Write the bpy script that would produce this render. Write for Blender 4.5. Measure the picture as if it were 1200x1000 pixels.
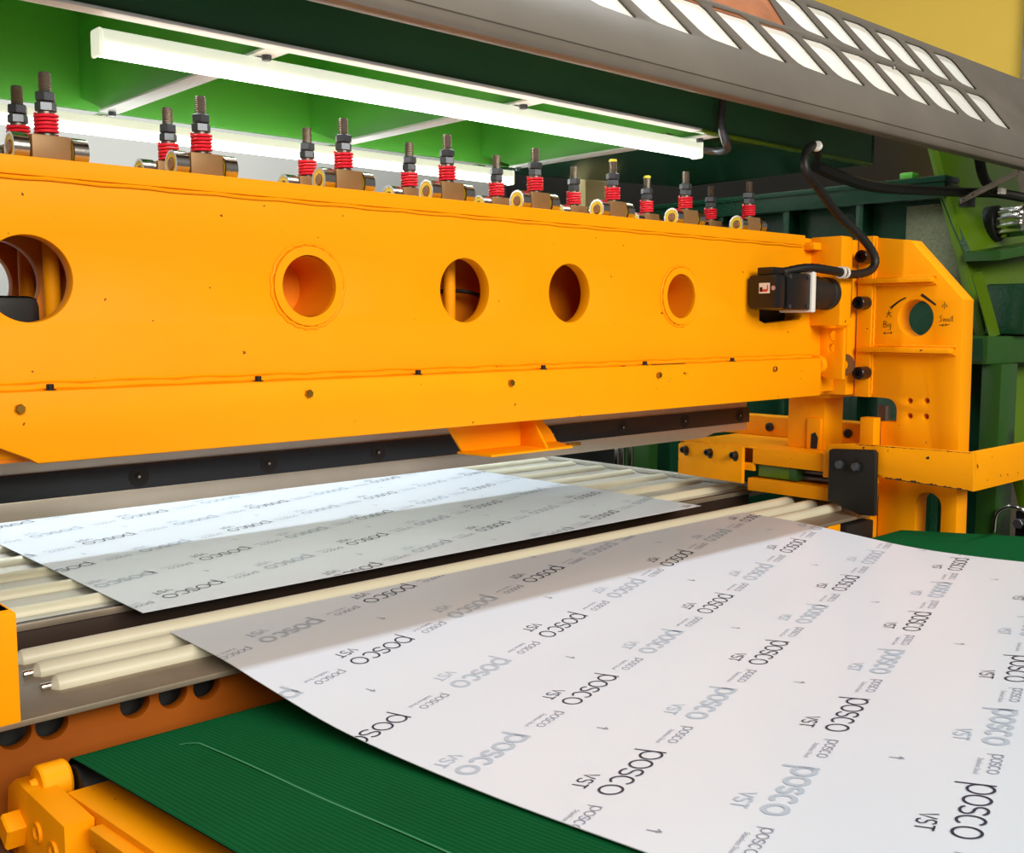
import bpy, bmesh, math, random
from mathutils import Vector, Matrix
random.seed(7)
for o in list(bpy.data.objects): bpy.data.objects.remove(o)
SC = bpy.context.scene
COL = SC.collection
H = 1.40                       # camera height above the floor; all z below are measured from camera height
# ------------------------------------------------------------------ camera
cd = bpy.data.cameras.new('camera'); cam = bpy.data.objects.new('camera', cd); COL.objects.link(cam)
F = 1232.0
cd.sensor_fit = 'HORIZONTAL'; cd.sensor_width = 36.0; cd.lens = F/1200*36.0; cd.clip_start = .01
PSI = math.radians(47.3078); TH = math.radians(5.6553)
fw = Vector((math.cos(PSI)*math.cos(TH), math.sin(PSI)*math.cos(TH), -math.sin(TH)))
cam.location = (0, 0, H); cam.rotation_euler = fw.to_track_quat('-Z', 'Y').to_euler()
SC.camera = cam
# ------------------------------------------------------------------ world, hall lights, exposure
w = bpy.data.worlds.new('hall_ambient'); SC.world = w; w.use_nodes = True
w.node_tree.nodes['Background'].inputs[0].default_value = (1.0, 0.95, 0.85, 1)
w.node_tree.nodes['Background'].inputs[1].default_value = 0.15
SC.view_settings.view_transform = 'Standard'; SC.view_settings.look = 'None'
SC.view_settings.exposure = 0.0; SC.view_settings.gamma = 1.0; SC.view_settings.use_curve_mapping = False
def area(name, loc, sx, sy, power, aim, col=(1, 1, 1), spread=180):
    l = bpy.data.lights.new(name, 'AREA'); l.shape = 'RECTANGLE'; l.size = sx; l.size_y = sy; l.energy = power; l.color = col; l.spread = math.radians(spread)
    o = bpy.data.objects.new(name, l); COL.objects.link(o); o.location = (loc[0], loc[1], loc[2]+H)
    d = Vector(aim)-Vector(loc); o.rotation_euler = d.to_track_quat('-Z', 'Y').to_euler(); return o
# ceiling battens of the hall and an added rear fill, running along x
area('ceiling_batten_over_machine', (1.2, 1.145, 2.6), 4.5, .05, 66, (1.2, 1.145, 0), (.86, .945, 1))
area('ceiling_batten_behind_machine', (1.2, 2.45, 2.5), 4.5, .05, 29, (1.2, 2.45, 0), (.88, .96, 1), 62)   # spread narrowed to keep its light off the near sheet
area('added_rear_wall_fill', (1.2, 3.55, 2.5), 4.5, .05, 42, (1.2, 3.55, 0), (1, .97, .92))  # unseen lamp added to brighten the back wall
# broad unseen front light, set behind the photographer to light the front faces
area('unseen_front_light', (-.2, -4.2, 2.3), 5.0, 2.2, 415, (1.2, 1.2, 0), (1, .93, .80))

# ------------------------------------------------------------------ materials
def srgb(c):
    return tuple(((v/255)/12.92 if v/255 <= .04045 else ((v/255+.055)/1.055)**2.4) for v in c)+(1,)
def mat(name, c, rough=.5, metal=0., var=.08, vscale=9, bump=0., bscale=60, chip=0., chipc=(40, 30, 25), coat=0., emit=None, estr=0, chipscale=55, spec=.5):
    m = bpy.data.materials.new(name); m.use_nodes = True; nt = m.node_tree; N = nt.nodes; L = nt.links
    b = N['Principled BSDF']; b.inputs['Roughness'].default_value = rough; b.inputs['Metallic'].default_value = metal
    b.inputs['Specular IOR Level'].default_value = spec
    b.inputs['Coat Weight'].default_value = coat
    col = srgb(c)
    tc = N.new('ShaderNodeTexCoord')
    no = N.new('ShaderNodeTexNoise'); no.inputs['Scale'].default_value = vscale; no.inputs['Detail'].default_value = 5
    L.new(tc.outputs['Object'], no.inputs['Vector'])
    mx = N.new('ShaderNodeMix'); mx.data_type = 'RGBA'
    mx.inputs[6].default_value = tuple(min(1, v*(1-var)) for v in col[:3])+(1,)
    mx.inputs[7].default_value = tuple(min(1, v*(1+var)) for v in col[:3])+(1,)
    L.new(no.outputs['Fac'], mx.inputs[0]); out = mx.outputs[2]
    if chip > 0:
        n2 = N.new('ShaderNodeTexNoise'); n2.inputs['Scale'].default_value = chipscale; n2.inputs['Detail'].default_value = 3
        L.new(tc.outputs['Object'], n2.inputs['Vector'])
        r = N.new('ShaderNodeValToRGB'); r.color_ramp.elements[0].position = 1-chip; r.color_ramp.elements[1].position = min(1, 1-chip+.012)
        L.new(n2.outputs['Fac'], r.inputs[0])
        m2 = N.new('ShaderNodeMix'); m2.data_type = 'RGBA'; m2.inputs[7].default_value = srgb(chipc)
        L.new(r.outputs[0], m2.inputs[0]); L.new(out, m2.inputs[6]); out = m2.outputs[2]
    L.new(out, b.inputs['Base Color'])
    if bump > 0:
        n3 = N.new('ShaderNodeTexNoise'); n3.inputs['Scale'].default_value = bscale; n3.inputs['Detail'].default_value = 4
        L.new(tc.outputs['Object'], n3.inputs['Vector'])
        bp = N.new('ShaderNodeBump'); bp.inputs['Strength'].default_value = bump; bp.inputs['Distance'].default_value = .01
        L.new(n3.outputs['Fac'], bp.inputs['Height']); L.new(bp.outputs[0], b.inputs['Normal'])
    if emit:
        b.inputs['Emission Color'].default_value = srgb(emit); b.inputs['Emission Strength'].default_value = estr
    return m
M = {}
M['orange'] = mat('orange_paint', (255, 161, 0), .5, spec=.16, var=.05, bump=.05, bscale=25, chip=.262, chipc=(120, 60, 15), chipscale=70)
M['orange_worn'] = mat('worn_orange_paint', (254, 161, 2), .5, spec=.16, var=.08, bump=.08, bscale=40, chip=.29, chipc=(45, 30, 18), chipscale=60)
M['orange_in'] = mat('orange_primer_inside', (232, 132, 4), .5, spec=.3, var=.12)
M['green_fascia'] = mat('shaded_green_paint', (46, 98, 58), .5, var=.1, bump=.04, bscale=30)  # darker than the other green: front plate's weak light put into the colour
M['grime_shade'] = mat('grimy_shaded_orange_paint', (158, 80, 6), .6, spec=.2, var=.25, vscale=6)  # grimy orange, darkened so the colour carries the shade under the roller plate
M['green'] = mat('green_paint', (104, 196, 72), .42, var=.08, bump=.05, bscale=30)
M['green_mid'] = mat('mid_green_gloss_paint', (44, 88, 34), .3, var=.12, bump=.08, bscale=70)
M['green_dark'] = mat('dark_green_gloss_paint', (22, 66, 44), .25, var=.12, bump=.1, bscale=90)
M['green_olive'] = mat('olive_green_gloss_paint', (88, 122, 14), .28, var=.15, bump=.06, bscale=60)
M['speckle'] = mat('speckled_dark_steel', (124, 130, 100), .35, metal=.3, var=.5, vscale=160, bump=.3, bscale=200)
M['belt'] = mat('green_ribbed_rubber', (0, 80, 40), .8, spec=.1, var=.12, vscale=14)
M['rubber'] = mat('black_rubber', (16, 17, 18), .5, var=.2)
M['black'] = mat('black_plastic', (20, 20, 22), .35, var=.15)
M['blackvoid'] = mat('dark_steel_and_void', (24, 23, 22), .6, var=.3)  # dark steel; also paints in the dark of recesses and the void behind
M['blade'] = mat('blued_blade_steel', (38, 42, 48), .35, metal=.25, var=.15, vscale=20)
M['steel'] = mat('ground_steel', (196, 188, 175), .36, metal=.6, var=.08, vscale=30, bump=.02, bscale=120)
M['nut'] = mat('dark_zinc_steel', (98, 102, 110), .35, metal=.75, var=.12)
M['rod'] = mat('stud_steel', (120, 112, 104), .38, metal=.8, var=.15, vscale=60)
M['chrome'] = mat('bright_steel', (215, 210, 205), .18, metal=1., var=.04)
M['brass'] = mat('brass', (175, 130, 50), .3, metal=.9)
M['seal'] = mat('yellow_bearing_seal', (235, 215, 60), .4, var=.06)
M['pin'] = mat('bronze_pin', (150, 112, 84), .4, metal=.4, var=.15)
M['block'] = mat('tan_steel_block', (146, 112, 72), .45, metal=.25, var=.15, vscale=40)
M['spring'] = mat('red_spring_paint', (236, 36, 60), .3, var=.08)
M['film'] = mat('white_protective_film', (216, 224, 236), .32, var=.012, vscale=3)
M['ink'] = mat('dark_navy_ink', (26, 30, 60), .5)
M['ink_grey'] = mat('blue_grey_ink', (176, 188, 203), .5)
M['ink_small'] = mat('grey_ink', (136, 141, 160), .5)
M['cream'] = mat('cream_plastic_roller', (214, 211, 190), .4, var=.07, vscale=14)
M['plate'] = mat('scuffed_steel_plate', (150, 138, 122), .42, metal=.4, var=.3, vscale=18, bump=.03, bscale=80)
M['tabletop'] = mat('pale_steel_table_plate', (186, 184, 176), .4, metal=.25, var=.15, vscale=16)
M['brown'] = mat('brown_oiled_steel', (58, 42, 34), .5, metal=.2, var=.25, vscale=12)
M['hood'] = mat('bare_grey_steel', (124, 116, 107), .42, metal=.3, var=.22, vscale=7, bump=.03, bscale=30)
M['frost'] = mat('frosted_white_sheet', (244, 243, 238), .3, var=.06, vscale=8)
M['rust'] = mat('rusty_copper_brown_sheet', (176, 112, 76), .55, var=.35, vscale=26)
M['white'] = mat('white_paint', (235, 238, 236), .4, var=.02)
M['lamp_body'] = mat('cream_lamp_body', (214, 216, 196), .35, var=.03, emit=(246, 250, 226), estr=.7)
M['lamp'] = mat('led_diffuser', (255, 255, 255), .4, var=0, emit=(252, 254, 244), estr=9)
M['wall'] = mat('pale_grey_wall', (214, 218, 220), .8, var=.05, vscale=2)
M['wall_y'] = mat('yellow_wall', (255, 213, 92), .8, var=.05, vscale=3)
M['floor'] = mat('grey_concrete', (96, 94, 90), .7, var=.15, vscale=5)
M['ceil'] = mat('dark_roof_sheet', (52, 54, 56), .7)
M['marker'] = mat('black_marker_ink', (18, 14, 10), .6)
M['chalk'] = mat('pale_scuff', (44, 126, 82), .8)
M['label'] = mat('white_sticker', (232, 228, 224), .5)
M['red'] = mat('red_print', (205, 70, 50), .5)
M['pinkp'] = mat('pink_print', (196, 150, 145), .5)
M['beige'] = mat('beige_plastic', (214, 196, 142), .5)
M['blue'] = mat('blue_paint', (22, 48, 92), .4)

# ------------------------------------------------------------------ mesh helpers
def tidy(bm, ang=35):
    bmesh.ops.recalc_face_normals(bm, faces=bm.faces[:])
    a = math.radians(ang)
    for f in bm.faces: f.smooth = True
    for e in bm.edges:
        e.smooth = not (len(e.link_faces) != 2 or e.calc_face_angle(0) > a)
def add_box(bm, x0, x1, y0, y1, z0, z1, bev=0., seg=1):
    r = bmesh.ops.create_cube(bm, size=1.)
    vs = r['verts']
    for v in vs:
        v.co = Vector((x0+(v.co.x+.5)*(x1-x0), y0+(v.co.y+.5)*(y1-y0), z0+(v.co.z+.5)*(z1-z0)))
    if bev > 0:
        es = list({e for v in vs for e in v.link_edges})
        bmesh.ops.bevel(bm, geom=es, offset=bev, segments=seg, affect='EDGES', profile=.6)
def box(x0, x1, y0, y1, z0, z1, bev=.0015, seg=2):
    bm = bmesh.new(); add_box(bm, x0, x1, y0, y1, z0, z1, bev, seg); return bm
AX = {'X': Vector((1, 0, 0)), 'Y': Vector((0, 1, 0)), 'Z': Vector((0, 0, 1))}
def frame(d):
    d = d.normalized(); a = Vector((0, 0, 1)) if abs(d.z) < .9 else Vector((1, 0, 0))
    u = d.cross(a).normalized(); return u, d.cross(u).normalized(), d
def lathe(bm, c, axis, prof, seg=24, phase=0.):
    """prof: list of (r, h) along axis from point c; closed by caps when r>0 at the ends"""
    d = AX[axis] if isinstance(axis, str) else axis
    u, v, d = frame(d); c = Vector(c); rings = []
    for r, h in prof:
        if r <= 1e-6: rings.append([bm.verts.new(c+d*h)])
        else: rings.append([bm.verts.new(c+d*h+(u*math.cos(phase+2*math.pi*k/seg)+v*math.sin(phase+2*math.pi*k/seg))*r) for k in range(seg)])
    for a, b in zip(rings, rings[1:]):
        for k in range(seg):
            k2 = (k+1) % seg
            if len(a) == 1 and len(b) == 1: continue
            if len(a) == 1: bm.faces.new((a[0], b[k], b[k2]))
            elif len(b) == 1: bm.faces.new((a[k], a[k2], b[0]))
            else: bm.faces.new((a[k], a[k2], b[k2], b[k]))
    if len(rings[0]) > 1 : bm.faces.new(rings[0][::-1])
    if len(rings[-1]) > 1: bm.faces.new(rings[-1])
def cyl(c, axis, r, h0, h1, seg=24, bev=.001):
    bm = bmesh.new(); lathe(bm, c, axis, [(r-bev, h0), (r, h0+bev), (r, h1-bev), (r-bev, h1)], seg); return bm
def ring(bm, c, axis, r0, r1, h0, h1, seg=28):
    d = AX[axis]; u, v, d = frame(d); c = Vector(c)
    R = []
    for r, h in ((r0, h0), (r1, h0), (r1, h1), (r0, h1)):
        R.append([bm.verts.new(c+d*h+(u*math.cos(2*math.pi*k/seg)+v*math.sin(2*math.pi*k/seg))*r) for k in range(seg)])
    for i in range(4):
        a, b = R[i], R[(i+1) % 4]
        for k in range(seg): bm.faces.new((a[k], a[(k+1) % seg], b[(k+1) % seg], b[k]))
def smooth_path(pts, n=6):
    P = [Vector(p) for p in pts]; P = [P[0]*2-P[1]]+P+[P[-1]*2-P[-2]]; out = []
    for i in range(1, len(P)-2):
        for k in range(n):
            t = k/n
            out.append(.5*((2*P[i])+(-P[i-1]+P[i+1])*t+(2*P[i-1]-5*P[i]+4*P[i+1]-P[i+2])*t*t+(-P[i-1]+3*P[i]-3*P[i+1]+P[i+2])*t**3))
    out.append(P[-2]); return out
def tube(bm, pts, r, seg=10, rad=None):
    P = [Vector(p) for p in pts]; rings = []; u = None
    for i, p in enumerate(P):
        d = (P[min(i+1, len(P)-1)]-P[max(i-1, 0)]).normalized()
        if u is None: u = frame(d)[0]
        u = (u-d*u.dot(d)).normalized(); v = d.cross(u)
        rr = rad[i] if rad else r
        rings.append([bm.verts.new(p+(u*math.cos(2*math.pi*k/seg)+v*math.sin(2*math.pi*k/seg))*rr) for k in range(seg)])
    for a, b in zip(rings, rings[1:]):
        for k in range(seg): bm.faces.new((a[k], a[(k+1) % seg], b[(k+1) % seg], b[k]))
    bm.faces.new(rings[0][::-1]); bm.faces.new(rings[-1])
def circ(cx, cy, r, n=40, rx=None):
    return [(cx+(rx or r)*math.cos(2*math.pi*k/n), cy+r*math.sin(2*math.pi*k/n)) for k in range(n)]
def from_mesh(me):
    bm = bmesh.new(); bm.from_mesh(me); bpy.data.meshes.remove(me); return bm
def curve_mesh(cu):
    o = bpy.data.objects.new('tmp', cu); COL.objects.link(o)
    dg = bpy.context.evaluated_depsgraph_get()
    me = bpy.data.meshes.new_from_object(o.evaluated_get(dg)); bpy.data.objects.remove(o); bpy.data.curves.remove(cu); return me
def plate(plane, pos, thick, outline, holes=(), bev=.0012):
    """flat plate with holes; 'XZ': pos = y of the middle; 'YZ': pos = x; 'XY': pos = z"""
    cu = bpy.data.curves.new('tmp', 'CURVE'); cu.dimensions = '2D'; cu.fill_mode = 'BOTH'
    bev = min(bev, thick*.3)
    cu.extrude = thick/2-bev; cu.bevel_depth = bev; cu.offset = -bev; cu.bevel_resolution = 1
    for pl in [outline]+list(holes):
        s = cu.splines.new('POLY'); s.points.add(len(pl)-1); s.use_cyclic_u = True
        for p, q in zip(s.points, pl): p.co = (q[0], q[1], 0, 1)
    bm = from_mesh(curve_mesh(cu)); bmesh.ops.remove_doubles(bm, verts=bm.verts[:], dist=1e-5)
    for v in bm.verts:
        a, b, c = v.co
        v.co = {'XZ': Vector((a, pos-c, b)), 'YZ': Vector((pos+c, a, b)), 'XY': Vector((a, b, pos+c))}[plane]
    return bm
def ribbon(bm, pts, width, closed=False):
    """flat stroke in 2D (z=0)"""
    P = [Vector((p[0], p[1])) for p in pts]; n = len(P); L_, R_ = [], []
    for i in range(n):
        a = P[(i-1) % n] if (closed or i > 0) else P[i]; b = P[(i+1) % n] if (closed or i < n-1) else P[i]
        d = (b-a).normalized(); q = Vector((-d.y, d.x))*width/2
        L_.append(bm.verts.new((P[i]+q).to_3d())); R_.append(bm.verts.new((P[i]-q).to_3d()))
    for i in range(n if closed else n-1):
        j = (i+1) % n; bm.faces.new((L_[i], R_[i], R_[j], L_[j]))
def origin_of(o):
    p = Vector((0, 0, 0))
    while o is not None: p += o.location; o = o.parent
    return p
def obj(name, bm, m, parent=None, loc=None, ang=35, flat=False):
    """link bm (camera-height coordinates) as ONE mesh object"""
    if not flat: tidy(bm, ang)
    for v in bm.verts: v.co.z += H
    if parent is None:
        if loc is None:
            xs = [v.co.x for v in bm.verts]; ys = [v.co.y for v in bm.verts]; zs = [v.co.z for v in bm.verts]
            L = Vector(((min(xs)+max(xs))/2, (min(ys)+max(ys))/2, min(zs)))
        else: L = Vector(loc)+Vector((0, 0, H))
    else: L = origin_of(parent)
    for v in bm.verts: v.co -= L
    me = bpy.data.meshes.new(name); bm.to_mesh(me); bm.free(); me.materials.append(M[m])
    o = bpy.data.objects.new(name, me); COL.objects.link(o)
    if parent is None: o.location = L
    else: o.parent = parent
    return o
def tag(o, label=None, cat=None, group=None, kind=None):
    if label: o['label'] = label
    if cat: o['category'] = cat
    if group: o['group'] = group
    if kind: o['kind'] = kind
    return o
def thing(name, loc, label, cat, group=None):
    o = bpy.data.objects.new(name, None); COL.objects.link(o); o.empty_display_size = .05
    o.location = (loc[0], loc[1], loc[2]+H); return tag(o, label, cat, group)
def copy_tree(o, parent=None):
    c = o.copy(); COL.objects.link(c); c.parent = parent
    for ch in list(o.children): copy_tree(ch, c)
    return c
def bolt_head(c, axis, r, h, hexa=True, m='nut', parent=None, name='bolt'):
    bm = bmesh.new()
    if hexa: lathe(bm, c, axis, [(r, 0), (r, h*.85), (r*.85, h)], 6, .3)
    else:
        lathe(bm, c, axis, [(r, 0), (r, h*.85), (r*.88, h), (r*.55, h), (r*.5, h*.45), (0, h*.45)], 16)
    return obj(name, bm, m, parent)

# ------------------------------------------------------------------ the setting
tag(obj('floor', box(-4, 7, -4, 7, -1.45, -1.40, 0), 'floor'), kind='structure')
tag(obj('wall_back', box(-4, 5.45, 4.2, 4.3, -1.40, 3.2, 0), 'wall'), kind='structure')
tag(obj('wall_right', box(5.5, 5.6, 2.22, 4.2, -1.40, 3.2, 0), 'wall_y'), kind='structure')
tag(obj('trim_1', box(5.46, 5.62, 2.10, 2.22, -1.40, 3.2, .01), 'plate'), kind='structure')

# ------------------------------------------------------------------ shear beam
ROOT = thing('shear_beam', (.85, 1.33, -.26), 'long orange welded shear beam with five round holes and knife below', 'beam')
HX = [(.401, .048), (.757, .041), (1.030, .048), (1.2555, .048), (1.545, .0405)]; HZ = .048
XL = -.35
front = plate('XZ', 1.231, .022, [(XL, -.15), (2.09, -.15), (2.09, .162), (XL, .162)], [circ(x, HZ, r, 56) for x, r in HX]+[[(1.80, .004), (1.82, -.002), (1.945, .006), (1.953, .012), (1.953, .10), (1.80, .10)]], .0015)
fp = obj('front_plate', front, 'orange', ROOT)
for Y, hs in ((1.333, [0, 2]), (1.435, [0])):
    obj('inner_plate' if Y < 1.4 else 'rear_plate', plate('XZ', Y, .016, [(XL, -.15), (2.05, -.15), (2.05, .162), (XL, .162)], [circ(HX[i][0]-(.05 if i == 2 else 0), HZ, .048 if i == 0 else .04, 56) for i in hs], .001), 'orange_in', ROOT)
tp = box(XL, 1.955, 1.2165, 1.445, .160, .1806, .002); obj('top_plate', tp, 'orange', ROOT)
obj('top_plate', box(1.955, 2.09, 1.222, 1.445, .157, .176, .002), 'orange', ROOT)
obj('bottom_plate', box(XL, 2.05, 1.222, 1.443, -.155, -.14, .001), 'orange_in', ROOT)
for i in (1, 4):                                   # welded tube inserts with a collar
    x, r = HX[i]
    bm = bmesh.new(); lathe(bm, (x, 1.222, HZ), 'Y', [(r-.001, .0), (r-.001, .085), (0, .085)], 48); bm.faces.ensure_lookup_table()
    bmesh.ops.delete(bm, geom=[f for f in bm.faces if len(f.verts) > 8], context='FACES')
    t = obj('hole_tube', bm, 'orange_in', ROOT)
    bm = bmesh.new(); ring(bm, (x, 1.2165, HZ), 'Y', r, r+.0115, 0, .006, 56); obj('hole_collar', bm, 'orange', ROOT)
    bm = bmesh.new(); tube(bm, [Vector((x+(r+.0145+.0012*math.sin(k*1.7))*math.cos(k*math.pi/32), 1.2195, HZ+(r+.0145+.0012*math.sin(k*2.3))*math.sin(k*math.pi/32))) for k in range(65)], .0022, 6); obj('weld_bead', bm, 'orange', ROOT)
for x, y in ((.452, 1.295), (.456, 1.395), (1.052, 1.285), (1.475, 1.30)):        # upright stiffener rods
    obj('stiffener_rod', cyl((x, y, -.145), 'Z', .0095, 0, .31, 16), 'orange', ROOT)
for x, y0, y1 in ((1.175, 1.243, 1.325), (1.43, 1.243, 1.325), (.60, 1.243, 1.325), (.95, 1.243, 1.325)):
    obj('rib_plate', box(x, x+.012, y0, y1, -.14, .16, .001), 'orange_in', ROOT)
bm = bmesh.new(); tube(bm, smooth_path([(1.02, 1.38, .045), (1.08, 1.30, .05), (1.12, 1.28, .040), (1.165, 1.265, .02)]), .0032, 8); obj('inner_cable', bm, 'rubber', ROOT)
tag(obj('loose_black_cover', box(.25, .425, 1.255, 1.275, -.06, .030, .012), 'black', ROOT), 'black cover inside leftmost hole')
# cover flange at the foot of the beam
cov = plate('XZ', 1.208, .026, [(XL, -.135), (.355, -.135), (.372, -.143), (.385, -.149), (.394, -.155), (1.996, -.155), (1.996, -.0747), (XL, -.0747)], (), .003)
cover = obj('cover_plate', cov, 'orange', ROOT)
for x in (.377, .738, 1.099, 1.455, 1.818): bolt_head((x, 1.195, -.093), -AX['Y'], .0055, .006, True, 'brass', cover, 'screw')
for x in (.413, .67, .926, 1.178, 1.428, 1.687):
    bm = bmesh.new(); lathe(bm, (x, 1.203, -.0747), 'Z', [(.0065, 0), (.0065, .001), (.0042, .0015), (.0042, .0065), (.002, .007)], 12); obj('grub_screw', bm, 'black', cover)
for j, (z, y, r) in enumerate(((-.0735, 1.2215, .004), (-.066, 1.2205, .0025))):
    bm = bmesh.new(); n = 120; tube(bm, [(XL+(2.0-XL)*k/n, y+.0008*math.sin(k*2.1), z+.0007*math.sin(k*1.3+j)) for k in range(n+1)], r, 6); obj('weld_bead', bm, 'orange', ROOT)
bm = bmesh.new(); tube(bm, [(XL+(1.95-XL)*k/80, 1.2185, .1575+.0008*math.sin(k*1.9)) for k in range(81)], .0022, 6); obj('weld_bead', bm, 'orange', ROOT)
bm = bmesh.new(); add_box(bm, 1.44, 1.535, 1.196, 1.2, -.0745, -.0738); add_box(bm, 1.36, 1.37, 1.196, 1.2, -.0745, -.0739); obj('scratch', bm, 'marker', cover)
obj('end_boss', cyl((1.996, 1.209, -.09), 'X', .021, -.004, .012, 28), 'orange', ROOT)
# upper knife
obj('knife_holder', box(XL, 2.03, 1.404, 1.445, -.245, -.14, .0015), 'steel', ROOT)
kn = obj('knife_bar', box(XL, 2.03, 1.3965, 1.4045, -.2275, -.1935, .001), 'blade', ROOT)
obj('knife_edge', plate('XZ', 1.404, .012, [(XL, -.252), (1.86, -.252), (1.98, -.2275), (1.98, -.2275), (XL, -.2275)], (), .001), 'steel', ROOT)
for k in range(-4, 9):
    x = .592+.2*k
    if x > 2.0 or x < XL: continue
    bm = bmesh.new(); lathe(bm, (x, 1.3966, -.2105), -AX['Y'], [(.0145, -.001), (.0145, .0006), (.0115, .0008), (.0085, -.0016+.002), (.0045, .0006), (.0045, .0022), (.002, .0022), (0, .001)], 28); b = obj('countersunk_bolt', bm, 'blackvoid', kn)
    obj('bolt_socket', cyl((x, 1.3945, -.2105), -AX['Y'], .002, 0, .0006, 8, .0002), 'steel', b)
# tray bracket hanging below the cover
bm = plate('XZ', 1.285, .005, [(1.035, -.15), (1.235, -.15), (1.275, -.185), (1.29, -.206), (1.075, -.206)], (), .001)
tray = obj('tray_bracket', bm, 'orange', ROOT)
obj('tray_floor', plate('XY', -.2075, .004, [(1.068, 1.287), (1.078, 1.216), (1.26, 1.216), (1.292, 1.287)], (), .001), 'orange', tray)
obj('tray_gusset', plate('YZ', 1.205, .005, [(1.283, -.15), (1.262, -.15), (1.219, -.206), (1.283, -.206)], (), .001), 'orange', tray)
obj('tray_clip', box(1.262, 1.292, 1.226, 1.236, -.2085, -.2025, .002), 'brass', tray)
# beam end, motor side
obj('motor_recess_backing', box(1.78, 1.952, 1.26, 1.28, -.02, .12, .001), 'blackvoid', ROOT)  # black backing plate, its colour stands in for the shade inside the opening
obj('end_cheek', box(2.088, 2.126, 1.19, 1.30, -.158, .178, .003), 'orange', ROOT)
obj('end_block', box(1.955, 2.088, 1.236, 1.30, -.158, .178, .003), 'orange', ROOT)
mb = obj('motor_bracket', box(1.985, 2.03, 1.150, 1.222, -.007, .178, .003), 'orange', ROOT)
obj('bracket_slot', box(2.031, 2.036, 1.1525, 1.20, .01, .095, .001), 'blackvoid', ROOT)
obj('corner_gusset', box(1.955, 1.985, 1.196, 1.222, .150, .166, .004), 'orange', ROOT)
st = plate('YZ', 2.035, .012, [(1.165, -.12), (1.205, -.12), (1.222, -.11), (1.222, -.012), (1.165, -.012)], [circ(1.192, -.028, .011, 20), circ(1.192, -.055, .009, 20)], .001)
obj('slotted_strap', st, 'orange', ROOT)
bm = bmesh.new(); ring(bm, (2.045, 1.172, -.09), 'X', .012, .024, -.004, .004); obj('washer', bm, 'rod', ROOT)
obj('dowel_hole', cyl((2.06, 1.2215, -.128), -AX['Y'], .008, -.004, .0012, 16, .0003), 'blackvoid', ROOT)

# ------------------------------------------------------------------ spring loaded roller units on the beam
U = thing('spring_roller_unit', (0, 0, 0), 'x', 'spring unit', 'spring roller units along the top of the orange beam')
U.location = (0, 0, 0)
def upart(name, bm, m, parent=U):
    tidy(bm); me = bpy.data.meshes.new(name); bm.to_mesh(me); bm.free(); me.materials.append(M[m]); o = bpy.data.objects.new(name, me); COL.objects.link(o); o.parent = parent; return o
upart('roller_block', box(-.022, .022, -.015, .015, .003, .0335, .0025), 'block')
for sx in (-1, 1):
    bm = bmesh.new(); c0 = sx*.0335
    ring(bm, (c0, 0, .0175), 'X', .0145, .0175, -.0085, .0085, 32)
    b = upart('roller_bearing', bm, 'chrome')
    bm = bmesh.new(); ring(bm, (c0, 0, .0175), 'X', .0085, .0145, -.0078, .0078, 28); upart('bearing_seal', bm, 'seal', b)
    bm = bmesh.new(); lathe(bm, (c0, 0, .0175), 'X', [(.0065, -.010), (.0075, -.009), (.0075, .009), (.0065, .010)], 20); upart('pin', bm, 'pin', b)
bm = bmesh.new(); prof = [(.0072, .02)]
for k in range(34):
    z = .022+k*.0025
    if z < .104: prof += [(.0072, z), (.0065, z+.00125)]
prof += [(.0068, .1045), (.0058, .106)]
lathe(bm, (0, 0, 0), 'Z', prof, 14); upart('threaded_stud', bm, 'rod')
for z0, ph in ((.0612, .25), (.0727, .62)):
    bm = bmesh.new(); lathe(bm, (0, 0, 0), 'Z', [(.0105, z0), (.0118, z0+.001), (.0118, z0+.0095), (.0105, z0+.0105)], 6, ph); upart('hex_nut', bm, 'nut')
bm = bmesh.new(); n = 120; turns = 5.4
tube(bm, [(.0122*math.cos(2*math.pi*turns*k/n), .0122*math.sin(2*math.pi*turns*k/n), .0355+.0238*k/n) for k in range(n+1)], .00185, 7); upart('coil_spring', bm, 'spring')
lathe_b = bmesh.new(); lathe(lathe_b, (0, 0, 0), 'Z', [(.0092, .034), (.0092, .061)], 16); upart('spring_core', lathe_b, 'rod')
UX = [.448, .640, .856, 1.045, 1.233, 1.425, 1.633, 1.841]
ordn = ['leftmost', 'second from the left', 'third from the left', 'fourth from the left', 'fifth from the left', 'sixth from the left', 'seventh from the left', 'rightmost']
first = True
for row, (yy, nm) in enumerate(((1.28, 'front'), (1.376, 'rear'))):
    for i, x in enumerate(UX):
        o = U if first else copy_tree(U); first = False
        o.location = (x, yy, .1806+H)
        o['label'] = 'red coil spring and nuts on roller block, %s in the %s row' % (ordn[i], nm)
        if (row, i) in ((1, 6), (0, 5)):
            bm = bmesh.new(); lathe(bm, (.0, 0, .1035), 'Z', [(.0072, 0), (.0076, .002), (.006, .0045), (0, .005)], 10)
            p = upart('paint_dab', bm, 'seal', o); p['label'] = 'yellow paint mark on stud top'

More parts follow.
